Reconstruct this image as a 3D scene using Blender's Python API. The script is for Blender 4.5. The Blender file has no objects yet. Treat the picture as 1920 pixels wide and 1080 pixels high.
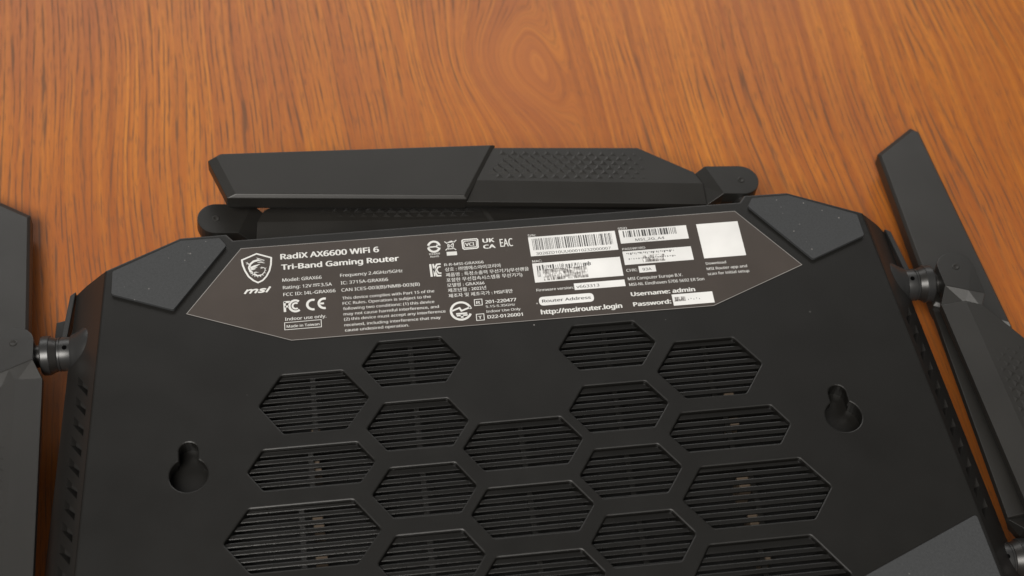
import bpy, bmesh, math, random
from math import radians, sin, cos, pi
from mathutils import Matrix, Vector
from mathutils.geometry import tessellate_polygon

S = 0.001            # every number below is in millimetres
TABLE_DROP = 39.0    # the underside (facing up) is 39 mm above the table
random.seed(7)
scene = bpy.context.scene
COL = scene.collection

# ------------------------------------------------------------------ camera
cam_d = bpy.data.cameras.new('camera')
cam = bpy.data.objects.new('camera', cam_d); COL.objects.link(cam)
cam_d.sensor_width = 36.0
cam_d.lens = 2900.0 / 1920.0 * 36.0
cam_d.clip_start = 0.01; cam_d.clip_end = 50.0
cam.location = (-0.047507, -0.222059, 0.407295 + TABLE_DROP * S)
cam.rotation_euler = (0.607461, -0.039832, -0.124209)
cam_d.dof.use_dof = True
cam_d.dof.focus_distance = 0.488
cam_d.dof.aperture_fstop = 15.0
scene.camera = cam

# ------------------------------------------------------------------ light
world = bpy.data.worlds.new('World'); scene.world = world; world.use_nodes = True
bg = world.node_tree.nodes['Background']
bg.inputs[0].default_value = (1.0, 0.97, 0.93, 1); bg.inputs[1].default_value = 0.17

def area(name, loc, target, sx, sy, power, colour):
    d = bpy.data.lights.new(name, 'AREA'); d.shape = 'RECTANGLE'; d.size = sx; d.size_y = sy
    d.energy = power; d.color = colour
    o = bpy.data.objects.new(name, d); COL.objects.link(o)
    o.location = loc
    o.rotation_euler = (Vector(target) - Vector(loc)).to_track_quat('-Z', 'Y').to_euler()
    return o
area('key_lamp', (-0.55, -0.92, 1.62), (-0.05, 0.1, 0), 0.9, 0.8, 47.0, (1.0, 0.96, 0.90))
area('back_window_lamp', (0.0, 1.75, 1.15), (0, 0.1, 0), 2.0, 0.8, 12.0, (1.0, 0.98, 0.95))

vs = scene.view_settings
vs.view_transform = 'Standard'; vs.look = 'None'; vs.exposure = -0.1; vs.gamma = 1.0
vs.use_curve_mapping = False

# ------------------------------------------------------------------ node helpers
class Mat:
    """A procedural material with a tiny expression helper."""
    def __init__(self, name):
        self.m = bpy.data.materials.new(name); self.m.use_nodes = True
        self.t = self.m.node_tree; self.n = self.t.nodes
        self.b = self.n['Principled BSDF']
    def put(self, sock, v):
        if isinstance(v, bpy.types.NodeSocket): self.t.links.new(v, sock)
        else: sock.default_value = v
    def math(self, op, a, b=0.0, c=0.0, clamp=False):
        n = self.n.new('ShaderNodeMath'); n.operation = op; n.use_clamp = clamp
        for i, v in enumerate((a, b, c)): self.put(n.inputs[i], v)
        return n.outputs[0]
    def coord(self):
        tc = self.n.new('ShaderNodeTexCoord')
        s = self.n.new('ShaderNodeVectorMath'); s.operation = 'SCALE'
        self.t.links.new(tc.outputs['Object'], s.inputs[0]); s.inputs['Scale'].default_value = 1000.0
        return s.outputs[0]
    def xyz(self, v):
        n = self.n.new('ShaderNodeSeparateXYZ'); self.t.links.new(v, n.inputs[0]); return n.outputs
    def vec(self, x=0.0, y=0.0, z=0.0):
        n = self.n.new('ShaderNodeCombineXYZ')
        for i, v in enumerate((x, y, z)): self.put(n.inputs[i], v)
        return n.outputs[0]
    def noise(self, v, scale=1.0, detail=2.0, rough=0.5, col=False):
        n = self.n.new('ShaderNodeTexNoise'); self.t.links.new(v, n.inputs['Vector'])
        n.inputs['Scale'].default_value = scale; n.inputs['Detail'].default_value = detail
        n.inputs['Roughness'].default_value = rough
        return n.outputs['Color' if col else 'Fac']
    def ramp(self, f, stops):
        n = self.n.new('ShaderNodeValToRGB'); self.t.links.new(f, n.inputs[0])
        e = n.color_ramp.elements
        while len(e) < len(stops): e.new(0.5)
        for k, (p, c) in enumerate(stops):
            e[k].position = p; e[k].color = (c if len(c) == 4 else (*c, 1)) if not isinstance(c, float) else (c, c, c, 1)
        return n.outputs[0]
    def mix(self, f, a, b, mode='MIX'):
        n = self.n.new('ShaderNodeMix'); n.data_type = 'RGBA'; n.blend_type = mode
        self.put(n.inputs[0], f)
        for sock, v in ((n.inputs[6], a), (n.inputs[7], b)):
            self.put(sock, v if isinstance(v, bpy.types.NodeSocket) else (*v, 1))
        return n.outputs[2]
    def bump(self, h, strength, dist):
        n = self.n.new('ShaderNodeBump'); n.inputs['Strength'].default_value = strength
        n.inputs['Distance'].default_value = dist; self.t.links.new(h, n.inputs['Height'])
        self.t.links.new(n.outputs[0], self.b.inputs['Normal'])
    def set(self, **kw):
        for k, v in kw.items():
            s = self.b.inputs[k.replace('_', ' ')]
            if k == 'Base_Color' and not isinstance(v, bpy.types.NodeSocket): v = (*v, 1)
            self.put(s, v)
        return self
    def specks(self, cell, size, seed, keep):
        """Scattered dust: one round grain in a few of the cells."""
        v = self.coord()
        w = self.n.new('ShaderNodeTexVoronoi'); w.feature = 'F1'; w.inputs['Scale'].default_value = 1.0 / cell
        a = self.n.new('ShaderNodeVectorMath'); a.operation = 'ADD'; a.inputs[1].default_value = (seed, seed * 1.7, seed * .3)
        self.t.links.new(v, a.inputs[0]); self.t.links.new(a.outputs[0], w.inputs['Vector'])
        near = self.math('DIVIDE', self.math('SUBTRACT', size, w.outputs['Distance']), size * 0.5, clamp=True)
        c = self.n.new('ShaderNodeSeparateColor'); self.t.links.new(w.outputs['Color'], c.inputs[0])
        few = self.math('GREATER_THAN', c.outputs[0], 1.0 - keep)
        lev = self.math('MULTIPLY', c.outputs[1], self.math('MULTIPLY', near, few))
        return lev

def plastic(name, col, rough, grain=0.06, dust=0.05, spec=0.5, cell=5.0, grit=0.052, pale=0.38, mottle=(0.05, 0.1)):
    m = Mat(name); v = m.coord()
    mot = m.ramp(m.noise(v, mottle[0], 3.0), [(0.3, 0.0), (0.7, 1.0)])
    base = m.mix(mot, tuple(c * (1 - mottle[1]) for c in col), tuple(c * (1 + mottle[1]) for c in col))
    if dust:
        base = m.mix(m.specks(cell, grit, 3.1, dust), base, (pale, pale * .97, pale * .92))
        base = m.mix(m.specks(cell * 2.3, grit * .65, 11.7, dust), base, (pale, pale * .97, pale * .92))
    r = m.math('ADD', rough - 0.09, m.math('MULTIPLY', m.noise(v, 0.045, 5.0, 0.6), 0.18))   # handling leaves an uneven sheen
    m.set(Base_Color=base, Roughness=r, Specular_IOR_Level=spec)
    m.bump(m.noise(v, 3.2, 2.0), grain, 0.0002)
    return m.m

def wood():
    m = Mat('varnished_oak'); v = m.coord(); X, Y, Z = m.xyz(v)
    mm = m.math
    flat = m.vec(X, Y, 0.0)
    # cross-grain coordinate: the grain runs about 8 degrees off the long axis and wanders
    s = mm('ADD', X, mm('MULTIPLY', Y, 0.055))
    wav = m.noise(m.vec(mm('MULTIPLY', X, 0.007), mm('MULTIPLY', Y, 0.0050), 3.0), 1.0, 1.0)
    s = mm('ADD', s, mm('MULTIPLY', mm('SUBTRACT', wav, 0.5), 22.0))
    w2 = m.noise(m.vec(mm('MULTIPLY', X, 0.05), mm('MULTIPLY', Y, 0.016), 7.0), 1.0, 2.0)
    s = mm('ADD', s, mm('MULTIPLY', mm('SUBTRACT', w2, 0.5), 2.2))
    # the eye of a cathedral figure
    ex = mm('SUBTRACT', mm('ADD', X, mm('MULTIPLY', Y, 0.16)), 31.0 + 0.16 * 189.0)
    dx = mm('ADD', mm('DIVIDE', mm('MINIMUM', ex, 0.0), 27.0), mm('DIVIDE', mm('MAXIMUM', ex, 0.0), 7.0))
    dy = mm('DIVIDE', mm('SUBTRACT', Y, 189.0), 25.0)
    r2 = mm('ADD', mm('MULTIPLY', dx, dx), mm('MULTIPLY', dy, dy))
    eye = mm('EXPONENT', mm('MULTIPLY', r2, -1.0))
    s = mm('ADD', s, mm('MULTIPLY', eye, 24.0))
    # growth bands
    band = m.noise(m.vec(mm('MULTIPLY', s, 0.36), mm('MULTIPLY', Y, 0.0022), 0.0), 1.0, 3.0, 0.55)
    fine = m.noise(m.vec(mm('MULTIPLY', s, 1.1), mm('MULTIPLY', Y, 0.012), 4.0), 1.0, 2.0, 0.6)
    blot = m.noise(m.vec(mm('MULTIPLY', s, 0.016), mm('MULTIPLY', Y, 0.007), 9.0), 1.0, 3.0, 0.55)
    col = m.ramp(band, [(0.28, (0.315, 0.088, 0.013)), (0.46, (0.432, 0.130, 0.016)), (0.58, (0.520, 0.173, 0.019)), (0.74, (0.570, 0.200, 0.022))])
    col = m.mix(m.ramp(fine, [(0.38, 0.42), (0.62, 0.0)]), col, (0.310, 0.088, 0.015))
    col = m.mix(m.ramp(blot, [(0.40, 0.0), (0.62, 0.6)]), col, (0.310, 0.088, 0.024))
    # one thin dark line per year ring, broken into dashes where the pores are open
    drift = m.noise(m.vec(mm('MULTIPLY', s, 0.06), mm('MULTIPLY', Y, 0.004), 12.0), 1.0, 2.0)
    ph = mm('FRACT', mm('ADD', mm('DIVIDE', s, 2.35), mm('MULTIPLY', drift, 7.0)))
    ring = mm('ABSOLUTE', mm('SUBTRACT', ph, 0.5))
    lines = m.ramp(ring, [(0.08, 1.0), (0.22, 0.0)])
    dash = m.noise(m.vec(mm('MULTIPLY', s, 0.75), mm('MULTIPLY', Y, 0.050), 21.0), 1.0, 2.0, 0.65)
    wide = m.noise(m.vec(mm('MULTIPLY', X, 0.013), mm('MULTIPLY', Y, 0.011), 30.0), 1.0, 1.0)
    where = m.ramp(mm('SUBTRACT', wide, mm('MULTIPLY', X, 0.0006)), [(0.36, 0.30), (0.52, 1.0)])
    pore1 = mm('MULTIPLY', mm('MULTIPLY', lines, m.ramp(dash, [(0.40, 0.05), (0.58, 1.0)])), where)
    # and loose short dashes everywhere
    p2 = m.noise(m.vec(mm('MULTIPLY', s, 1.6), mm('MULTIPLY', Y, 0.13), 5.0), 1.0, 1.5, 0.5)
    pore2 = m.ramp(p2, [(0.585, 0.0), (0.69, 0.6)])
    p3 = m.noise(m.vec(mm('MULTIPLY', s, 4.2), mm('MULTIPLY', Y, 0.22), 15.0), 1.0, 1.0, 0.5)
    pore = mm('MAXIMUM', mm('MAXIMUM', pore1, pore2), m.ramp(p3, [(0.52, 0.0), (0.72, 0.32)]))
    calm = mm('SUBTRACT', 1.0, mm('MULTIPLY', eye, 0.85))
    pore = mm('MULTIPLY', mm('MULTIPLY', pore, calm), 0.80)
    col = m.mix(mm('MULTIPLY', eye, 0.5), col, (0.40, 0.125, 0.030))
    col = m.mix(pore, col, (0.120, 0.056, 0.028))
    m.set(Base_Color=col, Roughness=mm('ADD', 0.32, mm('MULTIPLY', pore, 0.2)), Specular_IOR_Level=0.36)
    m.bump(mm('SUBTRACT', mm('MULTIPLY', fine, 0.25), pore), 0.12, 0.0004)
    return m.m

BODY = plastic('textured_black_plastic', (0.0056, 0.0052, 0.0044), 0.39, dust=0.12, cell=6.0, pale=0.22)
GRILLE = plastic('smooth_black_grille_plastic', (0.0062, 0.0059, 0.0053), 0.27, dust=0.02, spec=0.6)
WALL = plastic('satin_black_plastic', (0.0150, 0.0140, 0.0130), 0.36, dust=0.0)
ANT = plastic('matte_black_antenna_plastic', (0.0165, 0.0155, 0.0138), 0.42, dust=0.06, cell=8.0)
ARM = plastic('satin_black_arm_plastic', (0.0165, 0.0158, 0.0145), 0.33, dust=0.04, cell=8.0)
GLOSS = plastic('polished_black_hinge_plastic', (0.020, 0.020, 0.020), 0.36, grain=0.03, dust=0.0, spec=0.6)
RUBBER = plastic('dusty_grey_rubber', (0.036, 0.038, 0.040), 0.64, grain=0.3, dust=0.6, cell=2.8, grit=0.095, pale=0.26, mottle=(1.6, 0.13))
LABEL = plastic('dark_brown_label_film', (0.052, 0.042, 0.036), 0.34, grain=0.02, dust=0.02, cell=7.0)
EDGE = plastic('pale_laminate_edge', (0.27, 0.26, 0.25), 0.35, dust=0.0)
INK = plastic('white_print', (0.68, 0.68, 0.66), 0.5, grain=0.0, dust=0.0)
PAPER = plastic('white_sticker', (0.76, 0.76, 0.75), 0.5, grain=0.0, dust=0.0)
BLACK = plastic('black_print', (0.055, 0.055, 0.055), 0.5, grain=0.0, dust=0.0)
HOLE_SHADE = plastic('painted_hole_shade', (0.001, 0.001, 0.001), 0.9, dust=0.0, spec=0.05)  # shade inside the screw hole, put into the colour
BOARD = plastic('dark_circuit_board', (0.006, 0.006, 0.006), 0.6, dust=0.0)
TAN = plastic('tan_component', (0.11, 0.082, 0.058), 0.5, dust=0.0)
def smudge():
    m = Mat('smudged_print'); X, Y, Z = m.xyz(m.coord())
    a = m.noise(m.vec(m.math('MULTIPLY', X, 2.6), m.math('MULTIPLY', Y, 0.45), 2.0), 1.0, 3.0)
    b = m.noise(m.vec(m.math('MULTIPLY', X, 0.35), m.math('MULTIPLY', Y, 0.8), 6.0), 1.0, 2.0)
    f = m.math('ADD', m.math('MULTIPLY', a, 0.6), m.math('MULTIPLY', b, 0.4))
    m.set(Base_Color=m.ramp(f, [(0.40, (0.10, 0.09, 0.085)), (0.50, (0.42, 0.41, 0.40)), (0.60, (0.84, 0.84, 0.83))]), Roughness=0.5)
    return m.m
SMUDGE = smudge()
WOOD = wood()

# ------------------------------------------------------------------ mesh helpers (mm in, metres out)
def link(name, me, mat, parent=None, smooth=None):
    me.materials.clear(); me.materials.append(mat)
    if smooth is not None:
        for p in me.polygons: p.use_smooth = True
        me.set_sharp_from_angle(angle=radians(smooth))
    o = bpy.data.objects.new(name, me); COL.objects.link(o)
    o.parent = parent
    return o
def finish(bm, name='mesh', bevel=0.0, angle=20, seg=2):
    bmesh.ops.remove_doubles(bm, verts=bm.verts, dist=1e-5)
    bmesh.ops.recalc_face_normals(bm, faces=bm.faces)
    if bevel:
        es = [e for e in bm.edges if len(e.link_faces) == 2 and e.calc_face_angle(0) > radians(angle)]
        bmesh.ops.bevel(bm, geom=es, offset=bevel, segments=seg, affect='EDGES', profile=0.6, clamp_overlap=True)
    bmesh.ops.scale(bm, vec=(S, S, S), verts=bm.verts)
    me = bpy.data.meshes.new(name); bm.to_mesh(me); bm.free()
    return me
def area2(p): return sum(p[i][0] * p[(i + 1) % len(p)][1] - p[(i + 1) % len(p)][0] * p[i][1] for i in range(len(p)))
def ccw(p): return list(p) if area2(p) > 0 else list(reversed(p))
def offset(p, d):
    """Move every side of a counter-clockwise polygon inwards by d (a number, or one per side)."""
    n = len(p); ds = [d] * n if not hasattr(d, '__len__') else d
    out = []
    for i in range(n):
        a, b, c = Vector(p[i - 1][:2]), Vector(p[i][:2]), Vector(p[(i + 1) % n][:2])
        e1 = (b - a).normalized(); e2 = (c - b).normalized()
        n1 = Vector((-e1.y, e1.x)); n2 = Vector((-e2.y, e2.x))
        d1, d2 = ds[i - 1], ds[i]
        det = e1.x * e2.y - e1.y * e2.x
        if abs(det) < 1e-4: q = b + n1 * d1
        else:
            p1 = a + n1 * d1; p2 = b + n2 * d2
            t = ((p2.x - p1.x) * e2.y - (p2.y - p1.y) * e2.x) / det
            q = p1 + e1 * t
        out.append((q.x, q.y))
    return out
def fillet(p, r, n=4):
    """Round the corners of a polygon."""
    out = []
    for i in range(len(p)):
        a, b, c = Vector(p[i - 1]), Vector(p[i]), Vector(p[(i + 1) % len(p)])
        u = (a - b).normalized(); w = (c - b).normalized()
        ang = u.angle(w); t = min(r / math.tan(ang / 2), (a - b).length * .45, (c - b).length * .45)
        s0, s1 = b + u * t, b + w * t
        for k in range(n + 1):
            f = k / n
            q = s0 * (1 - f) ** 2 + b * 2 * f * (1 - f) + s1 * f ** 2
            out.append((q.x, q.y))
    return out
def loft(layers, cap=True, bm=None):
    """layers: [(polygon, z or list of z)], all with the same number of corners."""
    bm = bm or bmesh.new(); rings = []
    for poly, z in layers:
        zs = z if hasattr(z, '__len__') else [z] * len(poly)
        rings.append([bm.verts.new((x, y, zz)) for (x, y), zz in zip(poly, zs)])
    for r0, r1 in zip(rings, rings[1:]):
        for i in range(len(r0)):
            j = (i + 1) % len(r0)
            bm.faces.new((r0[i], r0[j], r1[j], r1[i]))
    if cap:
        for r in (rings[0], rings[-1]):
            if max(abs(v.co.z - r[0].co.z) for v in r) < 1e-6 and len(r) > 4:
                tri = tessellate_polygon([[v.co for v in r]])
                try: bm.faces.new(r)
                except ValueError: pass
            else: bm.faces.new(r)
    return bm
def prism(poly, z0, z1, bevel=0.0): return finish(loft([(poly, z1), (poly, z0)]), bevel=bevel)
def lathe(profile, seg=40, axis='X'):
    """profile: [(along, radius)] turned round the axis."""
    bm = bmesh.new(); rings = []
    for a, r in profile:
        ring = []
        for k in range(seg):
            t = 2 * pi * k / seg
            c, s_ = r * cos(t), r * sin(t)
            ring.append(bm.verts.new({'X': (a, c, s_), 'Y': (c, a, s_), 'Z': (c, s_, a)}[axis]))
        rings.append(ring)
    for r0, r1 in zip(rings, rings[1:]):
        for i in range(seg):
            j = (i + 1) % seg; bm.faces.new((r0[i], r0[j], r1[j], r1[i]))
    bm.faces.new(rings[0]); bm.faces.new(rings[-1])
    return finish(bm)
def flat(polys, z):
    """Thin printed shapes lying at height z."""
    bm = bmesh.new()
    for p in polys:
        vs_ = [bm.verts.new((x, y, z)) for x, y in p]
        bm.faces.new(vs_)
    for f in bm.faces:
        if f.normal.z < 0: f.normal_flip()
    bmesh.ops.scale(bm, vec=(S, S, S), verts=bm.verts)
    me = bpy.data.meshes.new('print'); bm.to_mesh(me); bm.free()
    return me
def stroke(pts, w, closed=False):
    """Quads along a line; w is one width or one per point."""
    n = len(pts); ws = w if hasattr(w, '__len__') else [w] * n
    P = [Vector(p) for p in pts]; L = []
    for i in range(n):
        a = P[i - 1] if (i > 0 or closed) else None; c = P[(i + 1) % n] if (i < n - 1 or closed) else None
        d1 = (P[i] - a).normalized() if a is not None else None; d2 = (c - P[i]).normalized() if c is not None else None
        if d1 is None: d1 = d2
        if d2 is None: d2 = d1
        t = (d1 + d2)
        t = t.normalized() if t.length > 1e-6 else d1
        nrm = Vector((-t.y, t.x)); k = min(1.6, 1.0 / max(0.3, nrm.dot(Vector((-d1.y, d1.x)))))
        L.append((P[i] + nrm * ws[i] * .5 * k, P[i] - nrm * ws[i] * .5 * k))
    out = []
    for i in range(n if closed else n - 1):
        j = (i + 1) % n
        out.append([tuple(L[i][0]), tuple(L[j][0]), tuple(L[j][1]), tuple(L[i][1])])
    return out
def rect(x0, y0, x1, y1): return [(x0, y0), (x1, y0), (x1, y1), (x0, y1)]

# ------------------------------------------------------------------ table
bm = bmesh.new()
for x, y in ((-1.2, -0.7), (1.2, -0.7), (1.2, 0.9), (-1.2, 0.9)): bm.verts.new((x, y, 0.0))
bm.faces.new(bm.verts)
r = bmesh.ops.extrude_face_region(bm, geom=list(bm.faces))
for v in [g for g in r['geom'] if isinstance(g, bmesh.types.BMVert)]: v.co.z -= 0.03
bmesh.ops.recalc_face_normals(bm, faces=bm.faces)
me = bpy.data.meshes.new('table_top'); bm.to_mesh(me); bm.free()
table = link('table_top', me, WOOD)
table['kind'] = 'structure'
table['label'] = 'varnished orange brown wooden table top with dark grain'

# ------------------------------------------------------------------ the router, underside up
router = bpy.data.objects.new('router', None); COL.objects.link(router)
router.location = (0, 0, TABLE_DROP * S); router.empty_display_size = 0.05
router['label'] = 'black wireless router lying upside down, honeycomb vents and printed label facing up'
router['category'] = 'router'

def mirror(p): return [(-x, y) for x, y in reversed(p)]
half_plate = [(84.3, 84.7), (86.4, 87.3), (101.2, 87.2), (125.0, 76.3), (133.0, -62.0), (128.0, -92.0)]
half_rim = [(84.3, 86.2), (86.4, 88.6), (102.5, 88.6), (136.5, 78.3), (145.0, -66.0), (139.0, -98.0)]
half_low = [(80.0, 78.0), (82.0, 79.5), (97.0, 79.5), (119.0, 69.0), (126.0, -60.0), (121.0, -88.0)]
plate_out = ccw(half_plate + mirror(half_plate))
rim_out = ccw(half_rim + mirror(half_rim))
low_out = ccw(half_low + mirror(half_low))

# vents: (left tip, top left, top right, right tip, top y, tip y, bottom y)
def hexagon(xl, x0, x1, xr, yt, ym, yb): return [(xl, ym), (x0, yb), (x1, yb), (xr, ym), (x1, yt), (x0, yt)]
hexes = []
for yt in (40.7, 18.4, -3.9, -26.0):
    hexes.append(hexagon(15.4, 21.0, 40.4, 46.2, yt, yt - 8.2, yt - 16.3))
hexes += [hexagon(44.75, 52.2, 70.9, 78.1, 31.5, 21.2, 11.0),
          hexagon(44.5, 49.4, 77.45, 82.1, 5.95, -1.0, -7.5),
          hexagon(44.4, 51.8, 82.1, 89.5, -13.0, -23.3, -33.2),
          hexagon(40.6, 49.3, 79.6, 88.6, -38.3, -51.7, -65.0)]
hexes = hexes + [mirror(h) for h in hexes]
for yt in (8.45, -13.6, -35.7):
    hexes.append(hexagon(-18.1, -12.4, 12.4, 18.1, yt, yt - 8.0, yt - 16.0))
hexes = [ccw(h) for h in hexes]

def keyhole(cx):
    p = []; a = math.acos(2.8 / 5.6)
    a0 = pi / 2 - math.asin(2.8 / 5.6)
    for k in range(29):
        t = pi - a0 + (k / 28) * (2 * pi - (pi - 2 * a0))
        p.append((cx + 5.6 * cos(t), 5.6 * sin(t)))
    for k in range(11):
        t = pi * k / 10
        p.append((cx + 2.8 * cos(t), 8.1 + 2.8 * sin(t)))
    return ccw(p)
holes = [fillet(h, 1.3) for h in hexes] + [keyhole(-99.15), keyhole(99.15)]

bm = bmesh.new()
TH = 2.6; BV = 0.42
def loops(z, d):
    out = [[bm.verts.new((x, y, z)) for x, y in (offset(plate_out, d * 1.6) if d else plate_out)]]
    for h in holes: out.append([bm.verts.new((x, y, z)) for x, y in (offset(h, -d) if d else h)])
    return out
def cap(rings, flip):
    flatv = [v for r_ in rings for v in r_]
    for tri in tessellate_polygon([[v.co for v in r_] for r_ in rings]):
        t = [flatv[i] for i in tri]
        try: f = bm.faces.new(t)
        except ValueError: continue
        f.normal_update()
        if (f.normal.z < 0) != flip: f.normal_flip()
stack = [loops(0, BV), loops(-BV * .3, BV * .3), loops(-BV, 0), loops(-TH, 0)]
cap(stack[0], False); cap(stack[-1], True)
for r0, r1 in zip(stack, stack[1:]):
    for a, b in zip(r0, r1):
        for i in range(len(a)):
            j = (i + 1) % len(a); bm.faces.new((a[i], b[i], b[j], a[j]))
bmesh.ops.scale(bm, vec=(S, S, S), verts=bm.verts)
bmesh.ops.recalc_face_normals(bm, faces=bm.faces)
me = bpy.data.meshes.new('bottom_cover'); bm.to_mesh(me); bm.free()
cover = link('bottom_cover', me, BODY, router)

# outer shell: sloping side walls with slanted louvre slots, rim, undercut, lid on the table
bm = bmesh.new()
def quad(*p): bm.faces.new([bm.verts.new(q) for q in p])
edge = offset(plate_out, -0.15)
n = len(plate_out)
def side_index(x_sign):
    for i in range(n):
        a, b = plate_out[i], plate_out[(i + 1) % n]
        if a[0] * x_sign > 120 and b[0] * x_sign > 120 and abs(a[1] - b[1]) > 60: return i
sides = {side_index(1): 1, side_index(-1): -1}
ZR = -15.0
for i in range(n):
    j = (i + 1) % n
    a0, a1, b0, b1 = edge[i], edge[j], rim_out[i], rim_out[j]
    def W(s_, t, push=0.0):   # a point of the wall; push sinks it inwards
        x = (a0[0] * (1 - s_) + a1[0] * s_) * (1 - t) + (b0[0] * (1 - s_) + b1[0] * s_) * t
        y = (a0[1] * (1 - s_) + a1[1] * s_) * (1 - t) + (b0[1] * (1 - s_) + b1[1] * s_) * t
        z = -0.9 + (ZR + 0.9) * t + 0.6 * sin(pi * t) * (1 if i in sides else 0)
        sg = sides.get(i, 1)
        return (x - sg * push, y, z - push * .7)
    if i not in sides:
        for k in range(4): quad(W(0, k / 4), W(1, k / 4), W(1, (k + 1) / 4), W(0, (k + 1) / 4))
        continue
    ys = [a0[1], a1[1]]
    def s_of(y): return (y - ys[0]) / (ys[1] - ys[0])
    dirn = 1 if s_of(36.0) < s_of(0.0) else -1          # +1: the side runs from back to front
    cells = [36.0 - 6.9 * k for k in range(12)]
    stops = sorted([s_of(y) for y in cells] + [0.0, 1.0])
    T0, T1 = 0.13, 0.64
    SH = -dirn * 9.5 / abs(ys[1] - ys[0])               # slots lean towards the back as they go down the wall
    def E(u, t):
        if u in (0.0, 1.0): return u
        return u + SH * min(1.0, max(0.0, (t - T0) / (T1 - T0)))
    ts = [0, T0, T1, .82, 1]
    for k in range(len(stops) - 1):
        u0, u1 = stops[k], stops[k + 1]
        solid = u0 == 0.0 or u1 == 1.0
        for q in range(len(ts) - 1):
            if q == 1 and not solid: continue
            ta, tb = ts[q], ts[q + 1]
            quad(W(E(u0, ta), ta), W(E(u1, ta), ta), W(E(u1, tb), tb), W(E(u0, tb), tb))
        if solid: continue
        def G(f, t): return (E(u0, t) * (1 - f) + E(u1, t) * f, t)
        ti, to = T0 + .05, T1 - .05
        A, Bq, Cq, Dq = G(.30, ti), G(.74, ti), G(.74, to), G(.30, to)
        o0, o1, o2, o3 = G(0, T0), G(1, T0), G(1, T1), G(0, T1)
        for p_, q_, r_, s2 in ((o0, o1, Bq, A), (o1, o2, Cq, Bq), (o2, o3, Dq, Cq), (o3, o0, A, Dq)):
            quad(W(*p_), W(*q_), W(*r_), W(*s2))
        DEP = {A: 4.0, Bq: 4.0, Cq: 1.4, Dq: 1.4}
        for p_, q_ in ((A, Bq), (Bq, Cq), (Cq, Dq), (Dq, A)):
            quad(W(*p_), W(*q_), W(*q_, DEP[q_]), W(*p_, DEP[p_]))
        quad(*[W(*p_, DEP[p_]) for p_ in (A, Bq, Cq, Dq)])
    continue
band = offset(rim_out, -0.35)
for i in range(n):
    j = (i + 1) % n
    P3 = lambda p, z: (p[0], p[1], z)
    quad(P3(rim_out[i], ZR), P3(rim_out[j], ZR), P3(band[j], ZR - .4), P3(band[i], ZR - .4))
    quad(P3(band[i], ZR - .4), P3(band[j], ZR - .4), P3(band[j], ZR - 2.4), P3(band[i], ZR - 2.4))
    quad(P3(band[i], ZR - 2.4), P3(band[j], ZR - 2.4), P3(low_out[j], -36.5), P3(low_out[i], -36.5))
    inn = offset(low_out, 3.0)
    quad(P3(low_out[i], -36.5), P3(low_out[j], -36.5), P3(inn[j], -38.9), P3(inn[i], -38.9))
bm.faces.new([bm.verts.new((x, y, -38.9)) for x, y in inn])
shell = link('outer_shell', finish(bm), WALL, router, 25)

# thin fins of the lid that stand out beside the rear corners
for sg in (1, -1):
    f1 = ccw([(sg * x, y) for x, y in ((136.9, 79.2), (138.7, 77.8), (141.2, 59.0), (139.4, 58.6))])
    link('corner_fin', prism(f1, -19.0, -14.2, 0.35), GLOSS, router)  # lighter plastic than the shell, stands in for light along the edge
    f2 = ccw([(sg * x, y) for x, y in ((137.0, 77.0), (145.2, 75.2), (145.6, 66.0), (137.0, 63.0))])
    link('lower_fin', prism(f2, -27.5, -25.5, 0.25), WALL, router)

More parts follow.
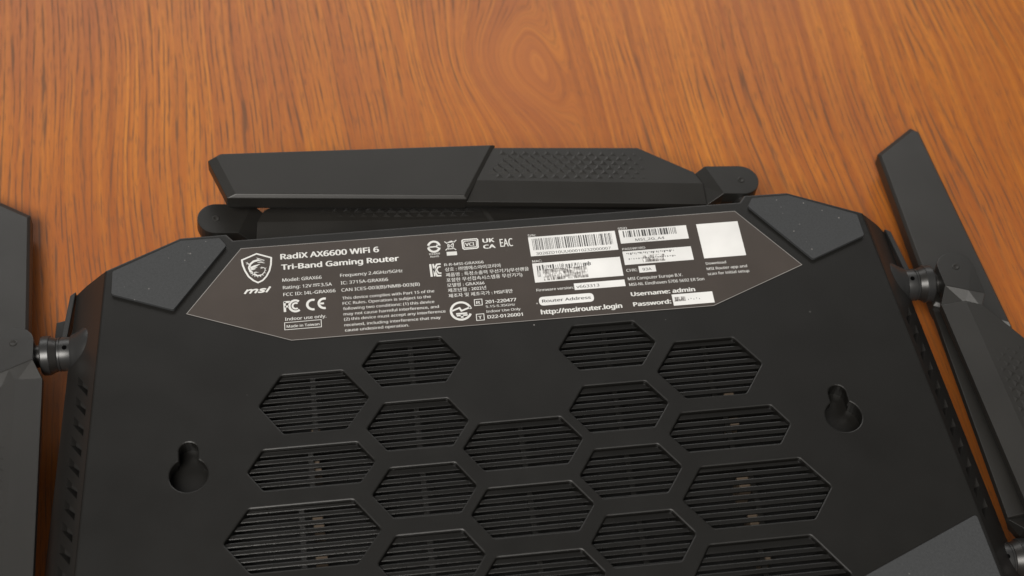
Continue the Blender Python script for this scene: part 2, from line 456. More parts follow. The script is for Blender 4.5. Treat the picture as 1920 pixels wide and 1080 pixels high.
# ------------------------------------------------------------------ vent grilles
def clip(poly, y, keep_above):
    out = []
    for i in range(len(poly)):
        a, b = poly[i], poly[(i + 1) % len(poly)]
        ia = (a[1] >= y) if keep_above else (a[1] <= y); ib = (b[1] >= y) if keep_above else (b[1] <= y)
        if ia: out.append(a)
        if ia != ib:
            f = (y - a[1]) / (b[1] - a[1]); out.append((a[0] + f * (b[0] - a[0]), y))
    return out
mesh_cache = {}
for h in hexes:
    cx = sum(x for x, y in h) / 6; ys = [y for x, y in h]; cy = (max(ys) + min(ys)) / 2
    loc = [(x - cx, y - cy) for x, y in h]
    key = tuple(round(v, 2) for p in loc for v in p)
    yt, yb = max(y for x, y in loc), min(y for x, y in loc)
    if key not in mesh_cache:
        col_in = offset(loc, -0.05); col_out = offset(loc, -1.4)
        bmc = bmesh.new()
        fr = loft([(col_in, -TH - .02), (col_out, -TH - .02), (col_out, -6.0), (col_in, -6.0), (col_in, -TH - .02)], cap=False)
        frame_me = finish(fr)
        H = yt - yb; ng = round(H / 2.55); pit, g = 2.5, 1.12
        rest = H - (ng - 1) * pit - g; a_top = rest * .70
        cuts = [yt + .5]
        for k in range(ng): cuts += [yt - a_top - k * pit, yt - a_top - k * pit - g]
        cuts.append(yb - .5)
        sl = []; inner = offset(loc, 0.03)
        for k in range(0, len(cuts), 2):
            p = clip(clip(inner, cuts[k], False), cuts[k + 1], True)
            q = []
            for v in p:
                if not q or (abs(v[0] - q[-1][0]) + abs(v[1] - q[-1][1])) > 0.05: q.append(v)
            if len(q) > 2 and abs(q[0][0] - q[-1][0]) + abs(q[0][1] - q[-1][1]) < 0.05: q.pop()
            if len(q) < 3: continue
            y_hi, y_lo = max(v[1] for v in q), min(v[1] for v in q)
            zt = [-1.35 + 0.10 * (v[1] - y_lo) / max(0.1, y_hi - y_lo) for v in q]
            sl.append(finish(loft([(q, zt), (q, -2.2)]), bevel=0.18, seg=2))
        rib_me = prism(rect(-0.75, yb + .1, 0.75, yt - .1), -3.5, -2.3)
        mesh_cache[key] = (frame_me, sl, rib_me)
    frame_me, sl, rib_me = mesh_cache[key]
    g_ob = link('vent_grille', frame_me, BODY, router); g_ob.location = (cx * S, cy * S, 0)
    for me_ in sl: link('slat', me_, GRILLE, g_ob)
    link('rib', rib_me, GRILLE, g_ob)
# what little shows between the slats
board = link('circuit_board', prism(rect(-92, -68, 92, 44), -14.0, -12.4), BOARD, router)
for sg, x, y, w in ((-1, 62.5, 3.2, 3.0), (-1, 62.0, 0.6, 3.0), (-1, 62.5, -15.5, 3.0), (-1, 62.2, -18.2, 3.0), (-1, 62.0, -29.5, 3.4), (-1, 61.5, 12.6, 2.6),
                 (1, 66.5, 13.0, 3.0), (1, 66.0, 3.5, 3.0), (1, 64.5, -16.5, 3.4), (1, 64.8, -19.2, 3.4), (1, 65.2, -29.2, 3.4), (1, 65.4, -31.8, 3.4), (1, 66.0, -42.0, 2.6)):
    c_ = prism(rect(sg * x - w / 2, y - 1.2, sg * x + w / 2, y + 1.2), -12.4, -3.7, 0.2)
    link('component', c_, TAN, board)

# keyhole cups
for cx in (-99.15, 99.15):
    k0 = keyhole(cx); k1 = offset(k0, -1.6); k2 = offset(k0, -0.9)
    bm = loft([(k2, -TH - .02), (k1, -TH - .02), (k1, -8.0), (k2, -6.6), (k2, -TH - .02)], cap=False)
    bm.faces.new([bm.verts.new((x, y, -6.6)) for x, y in k2])
    link('keyhole_cup', finish(bm), BODY, router)

# ------------------------------------------------------------------ rubber feet
foot = [(122.45, 75.0), (122.65, 66.3), (103.3, 58.4), (86.45, 81.9), (88.5, 85.1), (101.0, 85.2)]
front = [(129.8, -37.3), (131.2, -60.0), (127.5, -86.0), (104.0, -86.0), (74.0, -60.5), (92.7, -52.6)]
for p in (foot, mirror(foot), front, mirror(front)):
    f_ = finish(loft([(fillet(ccw(p), 0.9, 3), 1.15), (fillet(ccw(p), 0.9, 3), 0.003)]), bevel=0.22)
    link('rubber_foot', f_, RUBBER, router)

# ------------------------------------------------------------------ label with its print
lab_p = ccw([(99.5, 57.0), (81.9, 80.95), (-81.9, 80.95), (-99.5, 57.0), (-67.2, 43.87), (67.2, 43.87)])
label = link('label', prism(lab_p, 0.004, 0.16), LABEL, router)
label['label'] = 'dark brown label film with white print'
ring_o, ring_i = lab_p, offset(lab_p, 0.2)
edge_polys = [[ring_o[i], ring_o[(i + 1) % 6], ring_i[(i + 1) % 6], ring_i[i]] for i in range(6)]
link('laminate_edge', flat(edge_polys, 0.185), EDGE, label)
ZL = 0.20

TEXTS = [
    ('RadiX AX6600 WiFi 6', -69.39, 75.3, 31.86, 2.6, 2, 'w'),
    ('Tri-Band Gaming Router', -69.27, 71.16, 37.88, 2.46, 2, 'w'),
    ('Model: GRAX66', -69.1, 66.45, 12.5, 1.53, 0, 'w'),
    ('Rating: 12V', -69.03, 63.52, 9.11, 1.51, 0, 'w'),
    ('3.5A', -57.03, 63.48, 3.53, 1.52, 0, 'w'),
    ('FCC ID: I4L-GRAX66', -69.0, 60.83, 16.5, 1.51, 0, 'w'),
    ('Frequency 2.4GHz/5GHz', -50.68, 66.56, 20.03, 1.47, 0, 'w'),
    ('IC: 3715A-GRAX66', -50.64, 63.57, 15.1, 1.52, 0, 'w'),
    ('CAN ICES-003(B)/NMB-003(B)', -50.62, 60.78, 25.0, 1.51, 0, 'w'),
    ('This device complies with Part 15 of the', -50.53, 57.72, 29.3, 1.28, 0, 'w'),
    ('FCC Rules. Operation is subject to the', -50.56, 55.71, 28.03, 1.27, 0, 'w'),
    ('following two conditions: (1) this device', -50.51, 53.66, 28.9, 1.27, 0, 'w'),
    ('may not cause harmful interference, and', -50.5, 51.63, 30.17, 1.26, 0, 'w'),
    ('(2) this device must accept any interference', -50.48, 49.66, 32.06, 1.25, 0, 'w'),
    ('received, including interference that may', -50.48, 47.47, 30.27, 1.25, 0, 'w'),
    ('cause undesired operation.', -50.43, 45.53, 20.06, 1.24, 0, 'w'),
    ('Indoor use only.', -68.89, 51.41, 12.96, 1.42, 0, 'w'),
    ('Made in Taiwan', -68.46, 48.71, 10.21, 1.19, 0, 'w'),
    ('D33008', -21.46, 72.5, 3.49, 0.79, 0, 'w'),
    ('RoHS', -21.16, 71.41, 2.77, 0.84, 0, 'w'),
    ('R-R-MSI-GRAX66', -17.03, 67.58, 12.81, 1.27, 0, 'w'),
    ('상호 : ㈜엠에스아이코리아', -17.0, 65.57, 18.22, 1.46, 0, 'w'),
    ('제품명 : 특정소출력 무선기기(무선랜을', -16.93, 63.4, 26.95, 1.45, 0, 'w'),
    ('포함한 무선접속시스템용 무선기기)', -16.93, 61.34, 24.55, 1.45, 0, 'w'),
    ('모델명 : GRAX66', -16.91, 59.31, 12.02, 1.44, 0, 'w'),
    ('제조년월 : 2022년', -16.87, 57.34, 12.31, 1.43, 0, 'w'),
    ('제조자 및 제조국가 : MSI/대만', -16.88, 55.23, 20.64, 1.43, 0, 'w'),
    ('201-220477', -5.51, 51.78, 9.99, 1.51, 1, 'w'),
    ('5.15-5.35GHz', -5.52, 50.17, 9.35, 1.04, 0, 'w'),
    ('Indoor Use Only', -5.58, 48.27, 10.95, 1.13, 0, 'w'),
    ('D22-0126001', -5.45, 46.01, 11.29, 1.49, 1, 'w'),
    ('R', -8.38, 51.89, 1.31, 1.32, 1, 'w'),
    ('T', -8.4, 46.15, 1.26, 1.31, 1, 'w'),
    ('UK', -3.64, 75.82, 3.91, 1.9, 2, 'w'),
    ('CA', -3.68, 73.37, 4.07, 1.79, 2, 'w'),
    ('EAC', 1.95, 73.56, 4.23, 3.89, 1, 'w'),
    ('VCI', -9.42, 74.95, 3.0, 1.59, 1, 'w'),
    ('S/N:', 11.41, 76.8, 2.64, 1.1, 0, 'w'),
    ('MAC:', 11.54, 66.32, 3.13, 1.08, 0, 'w'),
    ('Firmware version:', 11.38, 54.83, 12.07, 1.24, 0, 'w'),
    ('http://msirouter.login', 11.63, 45.98, 26.26, 2.06, 2, 'w'),
    ('3028ZD10UU00010232000007', 13.22, 69.15, 24.65, 1.28, 0, 'k'),
    ('v663313', 24.35, 54.84, 7.47, 1.34, 0, 'k'),
    ('Router Address', 12.59, 50.36, 15.79, 1.33, 1, 'k'),
    ('SSID', 41.48, 76.83, 3.09, 1.1, 0, 'w'),
    ('PASSWORD', 41.6, 68.39, 7.65, 1.08, 0, 'w'),
    ('CHK:', 41.52, 59.66, 3.58, 1.42, 0, 'w'),
    ('MSI_2G_A4', 46.52, 71.67, 9.69, 1.22, 0, 'k'),
    ('93A', 46.81, 59.6, 2.98, 1.3, 0, 'k'),
    ('MSI Computer Europe B.V.', 41.46, 56.32, 17.9, 1.41, 0, 'w'),
    ('MSI-NL Eindhoven 5706 5692 ER Son', 41.48, 54.05, 24.72, 1.4, 0, 'w'),
    ('Username: admin', 41.39, 50.1, 21.07, 1.85, 2, 'w'),
    ('Password:', 41.46, 46.15, 12.43, 1.83, 2, 'w'),
    ('Download', 67.92, 60.02, 6.73, 1.19, 0, 'w'),
    ('MSI Router app and', 67.78, 57.83, 13.44, 1.3, 0, 'w'),
    ('scan for initial setup', 67.73, 55.84, 13.8, 1.3, 0, 'w'),
    ('msi', -81.45, 62.97, 8.75, 2.87, 3, 'w'),
]
PRINT = {
    'serial': (11.4, 68.8, 40.31, 76.52),
    'mac': (11.38, 58.33, 40.27, 65.88),
    'fw': (23.69, 54.23, 40.28, 56.78),
    'pill': (11.64, 49.25, 29.36, 52.59),
    'ssid': (41.55, 71.12, 64.34, 76.59),
    'pass': (41.45, 62.45, 64.31, 67.87),
    'chk': (45.66, 58.97, 51.22, 61.53),
    'pw': (54.45, 45.13, 67.79, 49.44),
    'code': (67.81, 62.6, 81.87, 76.61),
    'bars_serial': (12.53, 71.12, 38.95, 75.75),
    'bars_ssid': (42.84, 73.47, 60.64, 76.12),
    'sm_mac': (14.0, 58.42, 30.01, 64.7),
    'sm_pass': (46.7, 62.73, 56.05, 66.56),
    'sm_pw': (55.1, 46.44, 58.78, 48.42),
}
STROKES = [
    ('box', 0.2, 1, [(-69.06, 50.66), (-57.63, 50.75), (-57.69, 48.02), (-69.08, 48.0)]),
    ('dc', 0.25, 0, [(-59.51, 64.51), (-57.35, 64.53)]),
    ('dc', 0.25, 0, [(-59.54, 63.83), (-58.99, 63.84)]),
    ('dc', 0.25, 0, [(-58.76, 63.83), (-58.21, 63.84)]),
    ('dc', 0.25, 0, [(-57.98, 63.83), (-57.43, 63.83)]),
    ('fcc', 0.75, 0, [(-68.75, 54.75), (-68.78, 58.63)]),
    ('fcc', 0.75, 0, [(-68.96, 58.48), (-67.06, 58.46)]),
    ('fcc', 0.7, 0, [(-68.76, 56.74), (-67.45, 56.77)]),
    ('fcc', 0.75, 0, [(-64.24, 58.36), (-64.6, 58.62), (-65.01, 58.79), (-65.44, 58.85), (-65.87, 58.81), (-66.27, 58.65), (-66.63, 58.4), (-66.93, 58.07), (-67.14, 57.67), (-67.27, 57.22), (-67.3, 56.74), (-67.24, 56.27), (-67.08, 55.82), (-66.83, 55.42), (-66.52, 55.09), (-66.14, 54.84), (-65.73, 54.69), (-65.3, 54.64), (-64.88, 54.7), (-64.48, 54.87), (-64.13, 55.13)]),
    ('fcc', 0.6, 0, [(-64.7, 57.58), (-64.89, 57.72), (-65.1, 57.81), (-65.32, 57.84), (-65.54, 57.82), (-65.75, 57.75), (-65.94, 57.62), (-66.09, 57.46), (-66.21, 57.25), (-66.28, 57.03), (-66.31, 56.78), (-66.29, 56.54), (-66.22, 56.3), (-66.1, 56.09), (-65.94, 55.9), (-65.76, 55.76), (-65.55, 55.67), (-65.33, 55.63), (-65.11, 55.64), (-64.9, 55.71), (-64.71, 55.83)]),
    ('ce', 0.8, 0, [(-59.3, 58.42), (-59.62, 58.51), (-59.96, 58.54), (-60.29, 58.5), (-60.6, 58.41), (-60.89, 58.26), (-61.15, 58.05), (-61.36, 57.8), (-61.52, 57.52), (-61.62, 57.21), (-61.67, 56.88), (-61.66, 56.54), (-61.58, 56.21), (-61.45, 55.9), (-61.27, 55.61), (-61.03, 55.36), (-60.76, 55.16), (-60.46, 55.01), (-60.14, 54.91), (-59.81, 54.87), (-59.48, 54.9)]),
    ('ce', 0.8, 0, [(-55.75, 58.58), (-56.06, 58.66), (-56.38, 58.69), (-56.69, 58.65), (-56.99, 58.56), (-57.27, 58.41), (-57.51, 58.2), (-57.72, 57.95), (-57.87, 57.66), (-57.98, 57.35), (-58.02, 57.02), (-58.01, 56.69), (-57.94, 56.36), (-57.82, 56.04), (-57.64, 55.76), (-57.43, 55.51), (-57.17, 55.31), (-56.88, 55.16), (-56.58, 55.06), (-56.26, 55.02), (-55.95, 55.05)]),
    ('ce', 0.7, 0, [(-57.76, 56.88), (-56.39, 56.86)]),
    ('bsmi', 0.75, 0, [(-17.81, 75.94), (-17.85, 76.21), (-17.92, 76.48), (-18.02, 76.73), (-18.16, 76.97), (-18.33, 77.18), (-18.52, 77.36), (-18.73, 77.51), (-18.97, 77.63), (-19.21, 77.72), (-19.47, 77.76), (-19.73, 77.76), (-19.98, 77.73), (-20.24, 77.66), (-20.47, 77.55), (-20.7, 77.4), (-20.9, 77.23), (-21.08, 77.02), (-21.23, 76.8), (-21.35, 76.55), (-21.44, 76.28)]),
    ('bsmi', 0.75, 0, [(-21.51, 75.49), (-21.48, 75.22), (-21.4, 74.95), (-21.3, 74.7), (-21.16, 74.47), (-21.0, 74.26), (-20.8, 74.08), (-20.59, 73.92), (-20.36, 73.81), (-20.11, 73.73), (-19.86, 73.68), (-19.6, 73.68), (-19.34, 73.71), (-19.09, 73.78), (-18.86, 73.89), (-18.63, 74.03), (-18.43, 74.21), (-18.25, 74.41), (-18.1, 74.64), (-17.98, 74.89), (-17.89, 75.15)]),
    ('bsmi', 0.5, 0, [(-21.57, 75.6), (-17.76, 75.74)]),
    ('bsmi', 0.5, 0, [(-18.8, 76.29), (-17.93, 75.7), (-18.79, 75.18)]),
    ('weee', 0.28, 0, [(-16.06, 77.43), (-12.59, 73.74)]),
    ('weee', 0.28, 0, [(-12.13, 77.72), (-16.01, 73.86)]),
    ('weee', 0.3, 0, [(-15.09, 76.99), (-15.07, 74.33), (-13.54, 74.33), (-13.12, 77.16)]),
    ('weee', 0.4, 0, [(-15.3, 76.91), (-12.84, 77.18)]),
    ('weee', 0.3, 0, [(-14.53, 77.29), (-13.54, 77.45)]),
    ('weee', 1.5, 0, [(-15.79, 72.45), (-12.45, 72.38)]),
    ('vcci', 0.45, 1, [(-10.31, 77.24), (-9.87, 77.6), (-5.48, 77.59), (-5.16, 77.16), (-5.33, 74.15), (-5.74, 73.79), (-9.88, 73.73), (-10.29, 74.07)]),
    ('vcci', 0.3, 1, [(-9.84, 76.69), (-9.53, 76.97), (-5.87, 76.97), (-5.66, 76.7), (-5.77, 74.59), (-6.08, 74.37), (-9.49, 74.3), (-9.79, 74.57)]),
    ('kc', 0.7, 0, [(-21.53, 68.83), (-21.48, 63.81)]),
    ('kc', 0.55, 0, [(-20.6, 68.84), (-20.49, 66.66)]),
    ('kc', 0.6, 0, [(-18.14, 68.6), (-19.43, 68.53), (-20.49, 66.66), (-19.7, 64.03), (-18.35, 64.0)]),
    ('kc', 0.5, 0, [(-18.25, 67.53), (-19.14, 67.41), (-19.72, 66.39), (-19.13, 65.06), (-18.26, 64.97)]),
    ('kc', 0.5, 0, [(-20.49, 66.66), (-20.51, 63.92)]),
    ('giteki', 0.75, 0, [(-10.33, 50.27), (-10.6, 51.16), (-11.1, 51.94), (-11.79, 52.54), (-12.63, 52.92), (-13.54, 53.03), (-14.45, 52.87), (-15.28, 52.46), (-15.96, 51.83), (-16.45, 51.02), (-16.69, 50.12), (-16.68, 49.18), (-16.42, 48.29), (-15.91, 47.51), (-15.22, 46.92), (-14.39, 46.55), (-13.49, 46.43), (-12.59, 46.58), (-11.76, 46.99), (-11.07, 47.61), (-10.58, 48.41)]),
    ('giteki', 0.6, 0, [(-16.44, 49.96), (-13.89, 50.94), (-13.39, 49.75), (-10.43, 50.89)]),
    ('giteki', 0.7, 0, [(-15.19, 48.7), (-11.65, 48.68)]),
    ('giteki', 0.7, 0, [(-15.05, 48.12), (-11.6, 48.11)]),
    ('giteki', 0.8, 0, [(-13.39, 48.24), (-13.39, 47.11)]),
    ('rbox', 0.25, 1, [(-8.86, 53.65), (-6.44, 53.65), (-6.54, 51.37), (-8.96, 51.36)]),
    ('rbox', 0.25, 1, [(-8.86, 47.98), (-6.46, 47.99), (-6.53, 45.63), (-8.96, 45.64)]),
    ('shield', 0.55, 1, [(-81.68, 76.23), (-76.95, 78.3), (-72.29, 76.28), (-72.48, 73.64), (-73.04, 71.19), (-74.06, 69.1), (-75.28, 67.62), (-76.79, 66.86), (-78.21, 67.81), (-79.69, 69.5), (-80.8, 71.94), (-81.45, 74.2)]),
]
EMBLEM = [
    ([(-74.75, 75.27), (-76.44, 75.73), (-77.99, 75.34), (-79.08, 74.27), (-79.47, 72.98), (-79.05, 71.48), (-78.13, 70.42), (-76.87, 69.51), (-75.45, 69.82), (-74.59, 70.9), (-74.33, 72.11), (-74.88, 72.63), (-75.6, 72.52)], [0.319, 0.774, 0.729, 0.683, 0.683, 0.729, 0.82, 0.546, 0.364, 0.25, 0.228, 0.228, 0.455]),
    ([(-74.56, 75.31), (-75.84, 75.88), (-77.07, 76.74)], [0.501, 0.592, 0.046]),
    ([(-74.49, 74.36), (-75.76, 74.83), (-76.71, 74.78)], [0.182, 0.319, 0.182]),
    ([(-79.24, 72.81), (-77.69, 73.4), (-75.83, 74.1)], [0.592, 0.774, 0.068]),
    ([(-79.02, 72.35), (-77.71, 72.67), (-76.71, 73.1)], [0.455, 0.41, 0.068]),
    ([(-78.91, 72.05), (-77.92, 72.16), (-77.25, 72.39)], [0.364, 0.273, 0.046]),
    ([(-79.32, 74.29), (-79.97, 74.71), (-80.48, 75.2)], [0.455, 0.273, 0.068]),
    ([(-79.9, 74.58), (-80.31, 74.24)], [0.182, 0.046]),
    ([(-79.9, 74.79), (-79.95, 75.38)], [0.182, 0.046]),
    ([(-78.36, 70.68), (-77.41, 70.94), (-76.47, 70.88)], [0.546, 0.319, 0.068]),
    ([(-77.41, 70.88), (-77.23, 71.39)], [0.182, 0.046]),
    ([(-78.82, 71.02), (-79.08, 70.4)], [0.364, 0.046]),
    ([(-78.37, 70.39), (-78.63, 69.6)], [0.364, 0.046]),
    ([(-77.68, 69.88), (-77.77, 69.11)], [0.364, 0.046]),
    ([(-76.87, 69.37), (-76.77, 68.78)], [0.364, 0.046]),
    ([(-76.05, 69.44), (-75.71, 68.91)], [0.364, 0.046]),
    ([(-75.33, 69.8), (-74.8, 69.46)], [0.364, 0.046]),
    ([(-74.76, 70.63), (-74.14, 70.33)], [0.364, 0.046]),
    ([(-74.5, 71.48), (-73.93, 71.37)], [0.364, 0.046]),
    ([(-74.38, 72.2), (-73.99, 72.46)], [0.364, 0.046]),
    ([(-75.6, 72.52), (-75.94, 72.85)], [0.182, 0.046]),
    ([(-75.55, 72.46), (-75.84, 72.14)], [0.182, 0.046]),
    ([(-75.31, 72.67), (-75.46, 73.19)], [0.182, 0.046]),
]
def sticker(poly, name='sticker'):
    return link(name, prism(ccw(poly), 0.161, 0.235), PAPER, label)
for k in ('serial', 'mac', 'fw', 'ssid', 'pass', 'chk', 'pw', 'code'):
    sticker(rect(*PRINT[k]), 'blank_code_sticker' if k == 'code' else 'sticker')
x0, y0, x1, y1 = PRINT['pill']
sticker(fillet(rect(x0, y0, x1, y1), 1.6, 5), 'printed_pill')
ZS = 0.262
def barcode(x0, y0, x1, y1, module, seed):
    rr = random.Random(seed); x = x0; out = []
    while x < x1:
        w = module * rr.choice((1, 1, 1, 2, 2, 3)); out.append(rect(x, y0, min(x + w, x1), y1)); x += w + module * rr.choice((1, 1, 2, 2, 3))
    return out
link('barcode', flat(barcode(*PRINT['bars_serial'], 0.155, 4), ZS), BLACK, label)
link('barcode', flat(barcode(*PRINT['bars_ssid'], 0.20, 9), ZS), BLACK, label)
# the owner's smeared-out codes
x0, y0, x1, y1 = PRINT['mac']
link('smeared_print', flat([rect(x0 + 3.0, y0 + .5, x0 + 17.5, y1 - 2.6)], ZS), SMUDGE, label)
rr = random.Random(3); bits = barcode(x0 + 1.3, y1 - 3.0, x0 + 19.5, y1 - .8, 0.17, 12)
link('barcode', flat([rect(b[0][0], b[0][1] + rr.uniform(-.6, .9), b[1][0], b[2][1] - rr.uniform(0, .5)) for b in bits], ZS + .02), BLACK, label)
link('barcode', flat([rect(x0 + 1.2 + .4 * k, y0 + 2.0, x0 + 1.35 + .4 * k, y1 - 3.2) for k in range(3)], ZS), BLACK, label)
x0, y0, x1, y1 = PRINT['pass']
link('smeared_print', flat([rect(x0 + 6.0, y0 + .5, x0 + 13.5, y1 - 2.2)], ZS), SMUDGE, label)
link('barcode', flat([rect(x0 + 1.2 + .62 * k, y1 - 1.1 - .25 * (k % 3), x0 + 1.2 + .62 * k + rr.uniform(.15, .45), y1 - .75) for k in range(26)], ZS), BLACK, label)
link('barcode', flat([rect(x0 + 1.6 + .8 * k, y0 + 1.9 + .2 * (k % 2), x0 + 1.6 + .8 * k + rr.uniform(.15, .5), y0 + 2.4) for k in range(20)], ZS + .02), BLACK, label)
x0, y0, x1, y1 = PRINT['pw']
link('smeared_print', flat([rect(x0 + .5, y0 + 1.5, x0 + 4.2, y1 - 1.1)], ZS), SMUDGE, label)
link('barcode', flat([rect(x0 + 5.0 + .9 * k, y0 + 1.7 + .3 * (k % 2), x0 + 5.2 + .9 * k, y0 + 2.1 + .3 * (k % 2)) for k in range(5)], ZS), BLACK, label)

try:      # a sans serif that ships inside Blender; the built-in vector font is the fallback
    FONT = bpy.data.fonts.load(bpy.utils.system_resource('DATAFILES') + '/fonts/NotoSansHebrew-Regular.woff2')
except Exception:
    FONT = None
def text_mesh(body, korean, slant):
    c = bpy.data.curves.new('text', 'FONT'); c.body = body; c.resolution_u = 3; c.size = 1.0
    if FONT and not korean: c.font = FONT
    if slant: c.shear = 0.35
    o = bpy.data.objects.new('text', c); COL.objects.link(o)
    bpy.context.view_layer.update()
    d = bpy.context.evaluated_depsgraph_get()
    me = bpy.data.meshes.new_from_object(o.evaluated_get(d))
    bpy.data.objects.remove(o); bpy.data.curves.remove(c)
    return me
def embolden(verts, faces, spread):
    """Weight: the same outlines printed a few times side by side, microns apart in height."""
    V, F = [], []
    for k, (dx, dy) in enumerate(spread):
        n0 = len(V)
        V += [(x + dx, y + dy, z + 0.003 * k) for x, y, z in verts]
        F += [[i + n0 for i in f] for f in faces]
    return V, F
for body, x, y, w, caph, bold, ink in TEXTS:
    korean = any(ord(ch) > 0x1100 for ch in body)
    me = text_mesh(body, korean, bold == 3)
    xs = [v.co.x for v in me.vertices]; xm = min(xs)
    d = (0.018, 0.06, 0.13, 0.17)[bold]
    sx = (w - 2 * d) / (max(xs) - xm)
    sy = caph / (0.86 if korean else 0.90 if bold == 3 else 0.714 if FONT else 0.69)
    z = ZS + .012 if ink == 'k' else ZL
    verts = [(x + d + (v.co.x - xm) * sx, y + v.co.y * sy, z) for v in me.vertices]
    faces = [list(p.vertices) for p in me.polygons]
    sp = {0: [(-d, 0), (d, 0)], 1: [(-d, 0), (0, d * .5), (d, 0)], 2: [(-d, 0), (-d * .3, d * .5), (d * .3, -d * .5), (d, 0)], 3: [(-d, 0), (-d * .3, d), (d * .3, -d), (d, 0)]}[bold]
    verts, faces = embolden(verts, faces, sp)
    bpy.data.meshes.remove(me)
    me = bpy.data.meshes.new('text'); me.from_pydata([(vx * S, vy * S, vz * S) for vx, vy, vz in verts], [], faces)
    link('printed_text', me, BLACK if ink == 'k' else INK, label)
marks = {}
for mname, w, closed, pts in STROKES: marks.setdefault(mname, []).extend(stroke(pts, w, bool(closed)))
names = {'box': 'origin_box', 'dc': 'direct_current_symbol', 'rbox': 'letter_box', 'shield': 'shield_emblem'}
for mname, polys in marks.items():
    link(names.get(mname, 'certification_mark'), flat(polys, ZL), INK, label)
polys = []
for pts, ws in EMBLEM: polys += stroke(pts, ws)
link('dragon_emblem', flat(polys, ZL + .004), INK, label)

# ------------------------------------------------------------------ antennas
# local axes: u along the blade from the hinge pin, v across it away from the router, z up; m = 1 or -1 picks the hand
def blade_meshes(m, tip):
    H = lambda p: [(u, m * v) for u, v in p]
    out = {}
    # raised end section
    if tip == 'back': B_, C_, D_ = (177.0, -9.0), (183.8, 6.8), (180.0, 9.8)
    else: B_, C_, D_ = (171.0, -9.0), (184.0, 7.0), (181.5, 9.6)
    end = [(97.0, -8.8), B_, C_, D_, (85.6, 15.2)]
    top = offset(end, [1.0, 3.0 if tip == 'back' else 2.0, 1.0, 0.7, 1.2])
    low = offset(end, [1.6, 1.8, 1.0, 1.6, 0.5])
    out['antenna'] = finish(loft([(H(top), 0.0), (H(end), -1.0), (H(end), -5.6), (H(low), -8.4)]), bevel=0.22)
    # grip with a ridge: the outer field is flat, the inner field falls away
    gz = -1.0
    bm = bmesh.new()
    ol = [(13.15, -8.9), (100.0, -8.6), (97.0, -0.4), (92.5, 14.0), (35.0, 14.8), (16.25, 4.0), (13.75, -1.0)]
    zt = [gz - 1.6, gz - 1.6, gz, gz, gz, gz, gz]
    topv = [bm.verts.new((u, m * v, z)) for (u, v), z in zip(ol, zt)]
    midv = [bm.verts.new((u, m * v, -4.6)) for u, v in offset(ol, -0.12)]
    botv = [bm.verts.new((u, m * v, -8.0)) for u, v in offset(ol, [1.4, 0, 0, 1.4, 1.4, 0, 0])]
    bm.faces.new((topv[0], topv[1], topv[2], topv[6]))
    bm.faces.new((topv[2], topv[3], topv[4], topv[5], topv[6]))
    for a, b in ((topv, midv), (midv, botv)):
        for i in range(7):
            j = (i + 1) % 7; bm.faces.new((a[i], a[j], b[j], b[i]))
    bm.faces.new(botv)
    out['grip'] = finish(bm, bevel=0.2, angle=24)
    # moulded studs: staggered rows of little pyramids, fading towards both ends
    bm = bmesh.new()
    for row in range(6):
        for k in range(17):
            u = 93.0 - 3.9 * k - (1.95 if row % 2 else 0.0); v = 1.4 + 2.05 * row
            if u < 33 or u > 90.0 - 0.48 * (v + 1) or v > 12.5: continue
            fade = min(1.0, max(0.1, (u - 30) / 34.0)) * (1.0 if 0 < row < 5 else 0.55)
            hgt = 0.55 * fade; a, b = 1.9 * (0.5 + 0.5 * fade), 1.85 * (0.5 + 0.5 * fade)
            base = [bm.verts.new((u + du, m * (v + dv), gz + 0.004)) for du, dv in ((-a, -.55 * b), (a, -.55 * b), (0.2, b))]
            apex = bm.verts.new((u, m * (v + 0.15), gz + hgt))
            for i in range(3): bm.faces.new((base[i], base[(i + 1) % 3], apex))
    out['stud_field'] = finish(bm)
    # hinge arm: a disc with a neck that flares to the joint, and a sloping facet before the joint
    arc = [(6.2 * cos(radians(a)), 6.2 * sin(radians(a))) for a in range(90, 271, 12)]
    arm = arc + [(7.2, -6.2), (13.1, -8.9), (13.7, -1.0), (16.2, 4.0), (12.2, 6.0)]
    n_ = len(arc)
    zt = [0.0] * n_ + [0.0, -3.3, -2.6, -2.7, -0.1]
    bm = bmesh.new()
    P = [bm.verts.new((u, m * v, z)) for (u, v), z in zip(arm, zt)]
    crease = [bm.verts.new((10.2, m * 0.9, 0.0))]
    Q = [bm.verts.new((u, m * v, -4.5)) for u, v in offset(arm, -0.1)]
    R = [bm.verts.new((u, m * v, -8.2)) for u, v in offset(arm, 0.8)]
    bm.faces.new(P[:n_ + 1] + [crease[0], P[n_ + 4]])
    bm.faces.new([P[n_], P[n_ + 1], P[n_ + 2], crease[0]]); bm.faces.new([crease[0], P[n_ + 2], P[n_ + 3], P[n_ + 4]])
    for a, b in ((P, Q), (Q, R)):
        for i in range(len(a)):
            j = (i + 1) % len(a); bm.faces.new((a[i], a[j], b[j], b[i]))
    bm.faces.new(R)
    out['hinge_arm'] = finish(bm, bevel=0.18, angle=24)
    # the pin head: a shallow dimple with a raised rim
    out['pin_head'] = lathe([(-0.2, 1.25), (0.12, 1.25), (0.2, 1.05), (0.2, 0.8), (0.04, 0.5), (0.04, 0.02)], 24, 'Z')
    return out
cache = {}
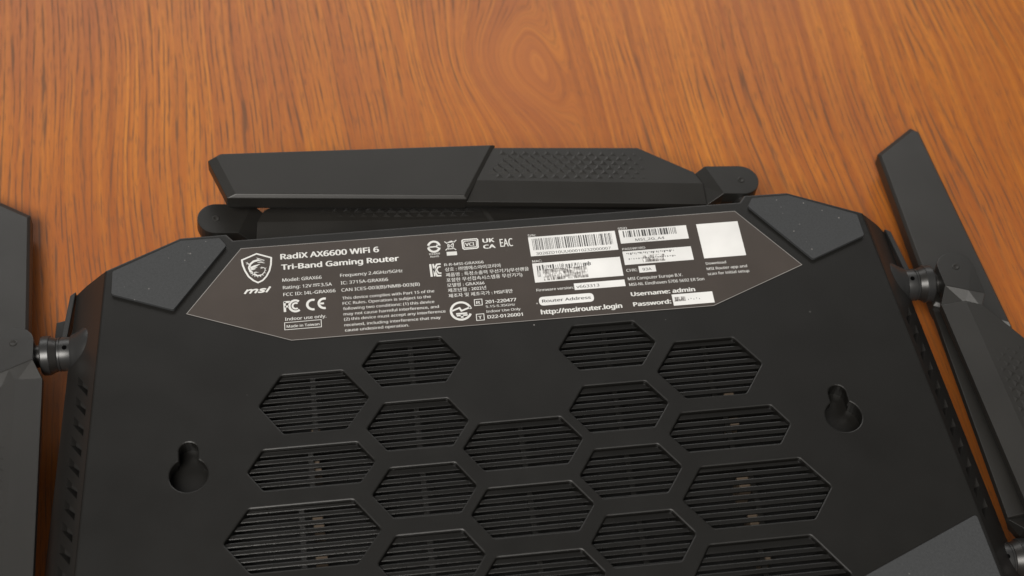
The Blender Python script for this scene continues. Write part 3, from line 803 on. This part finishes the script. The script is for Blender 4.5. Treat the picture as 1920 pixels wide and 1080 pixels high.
def antenna(cx, cy, cz, direction, yaw, pitch, m, tip, text):
    key = (m, tip)
    if key not in cache: cache[key] = blade_meshes(m, tip)
    ms = cache[key]
    a = radians(direction + yaw); p = radians(pitch)
    u = Vector((cos(a) * cos(p), sin(a) * cos(p), sin(p)))
    v = Vector((-sin(a), cos(a), 0)); w = u.cross(v)
    mt = Matrix((u, v, w)).transposed().to_4x4(); mt.translation = Vector((cx, cy, cz)) * S
    o = link('antenna', ms['antenna'], ANT, router); o.matrix_local = mt
    o['label'] = text
    for k in ('grip', 'stud_field', 'hinge_arm', 'pin_head'):
        link(k, ms[k], ARM if k == 'hinge_arm' else ANT, o, 30 if k == 'pin_head' else None)
    return o
antenna(90.9, 103.4, -12.0, 180, -2.7, 4.0, -1, 'back', 'upper of the two antennas folded along the back edge')
antenna(-90.9, 103.4, -12.0, 0, 0.0, -6.0, 1, 'back', 'antenna half hidden under the other along the back edge')
antenna(154.5, 57.5, -9.0, -90, 1.6, 4.5, 1, 'side', 'antenna folded forward on the right side')
antenna(153.8, -46.0, -9.0, 90, -1.7, -6.5, -1, 'side', 'antenna pointing back on the right side')
antenna(-154.5, 57.5, -9.0, -90, 1.6, 4.5, -1, 'side', 'antenna folded forward on the left side')
antenna(-154.5, -46.0, -9.0, 90, 3.8, -6.5, 1, 'side', 'antenna pointing back on the left side')

# hinges: a horn growing out of the shell, a barrel, a groove, a ring and the pin that carries the arm
def hinge(cx, cy, cz, direction):
    """(cx, cy, cz): where the axis leaves the rim; direction: degrees the axis points to."""
    mt = Matrix.Translation(Vector((cx, cy, cz)) * S) @ Matrix.Rotation(radians(direction), 4, 'Z')
    h = link('hinge', lathe([(-14.0, 8.9), (-7.5, 8.9), (-6.0, 8.75), (-4.4, 8.2), (-2.6, 7.1), (-1.2, 6.35), (-0.6, 6.15), (-0.3, 5.9), (-0.3, 4.0)]), GLOSS, router, 40)
    h.matrix_local = mt
    link('barrel', lathe([(-1.0, 5.2), (-0.2, 5.45), (2.7, 5.45), (2.8, 5.2), (3.1, 5.2), (3.2, 5.45), (3.7, 5.45), (4.0, 5.2)]), GLOSS, h, 20)
    link('rubber_groove', lathe([(3.8, 4.6), (4.1, 5.2), (6.2, 6.0), (6.5, 5.0)]), WALL, h, 20)
    link('ring', lathe([(6.1, 5.0), (6.2, 6.15), (6.4, 6.3), (8.6, 6.3), (9.0, 6.05), (9.2, 4.5)]), GLOSS, h, 20)
    link('pin', lathe([(9.2, 3.6), (13.0, 3.6)]), WALL, h, 40)
    hole = lathe([(5.0, 0.75), (5.5, 0.75)], 16, 'Z')  # near-black disc on the barrel, painted as the dark of a hole
    o = link('painted_screw_hole', hole, HOLE_SHADE, h); o.location = (1.2 * S, 0, 0); o.rotation_euler = (radians(10 if abs(direction) < 1 else -10), 0, 0)
    return h
hinge(137.6, 55.6, -15.0, 0); hinge(-137.6, 55.6, -15.0, 180)
hinge(138.6, -46.0, -15.0, 0); hinge(-138.6, -46.0, -15.0, 180)
hinge(90.9, 84.5, -17.5, 90); hinge(-90.9, 84.5, -17.5, 90)
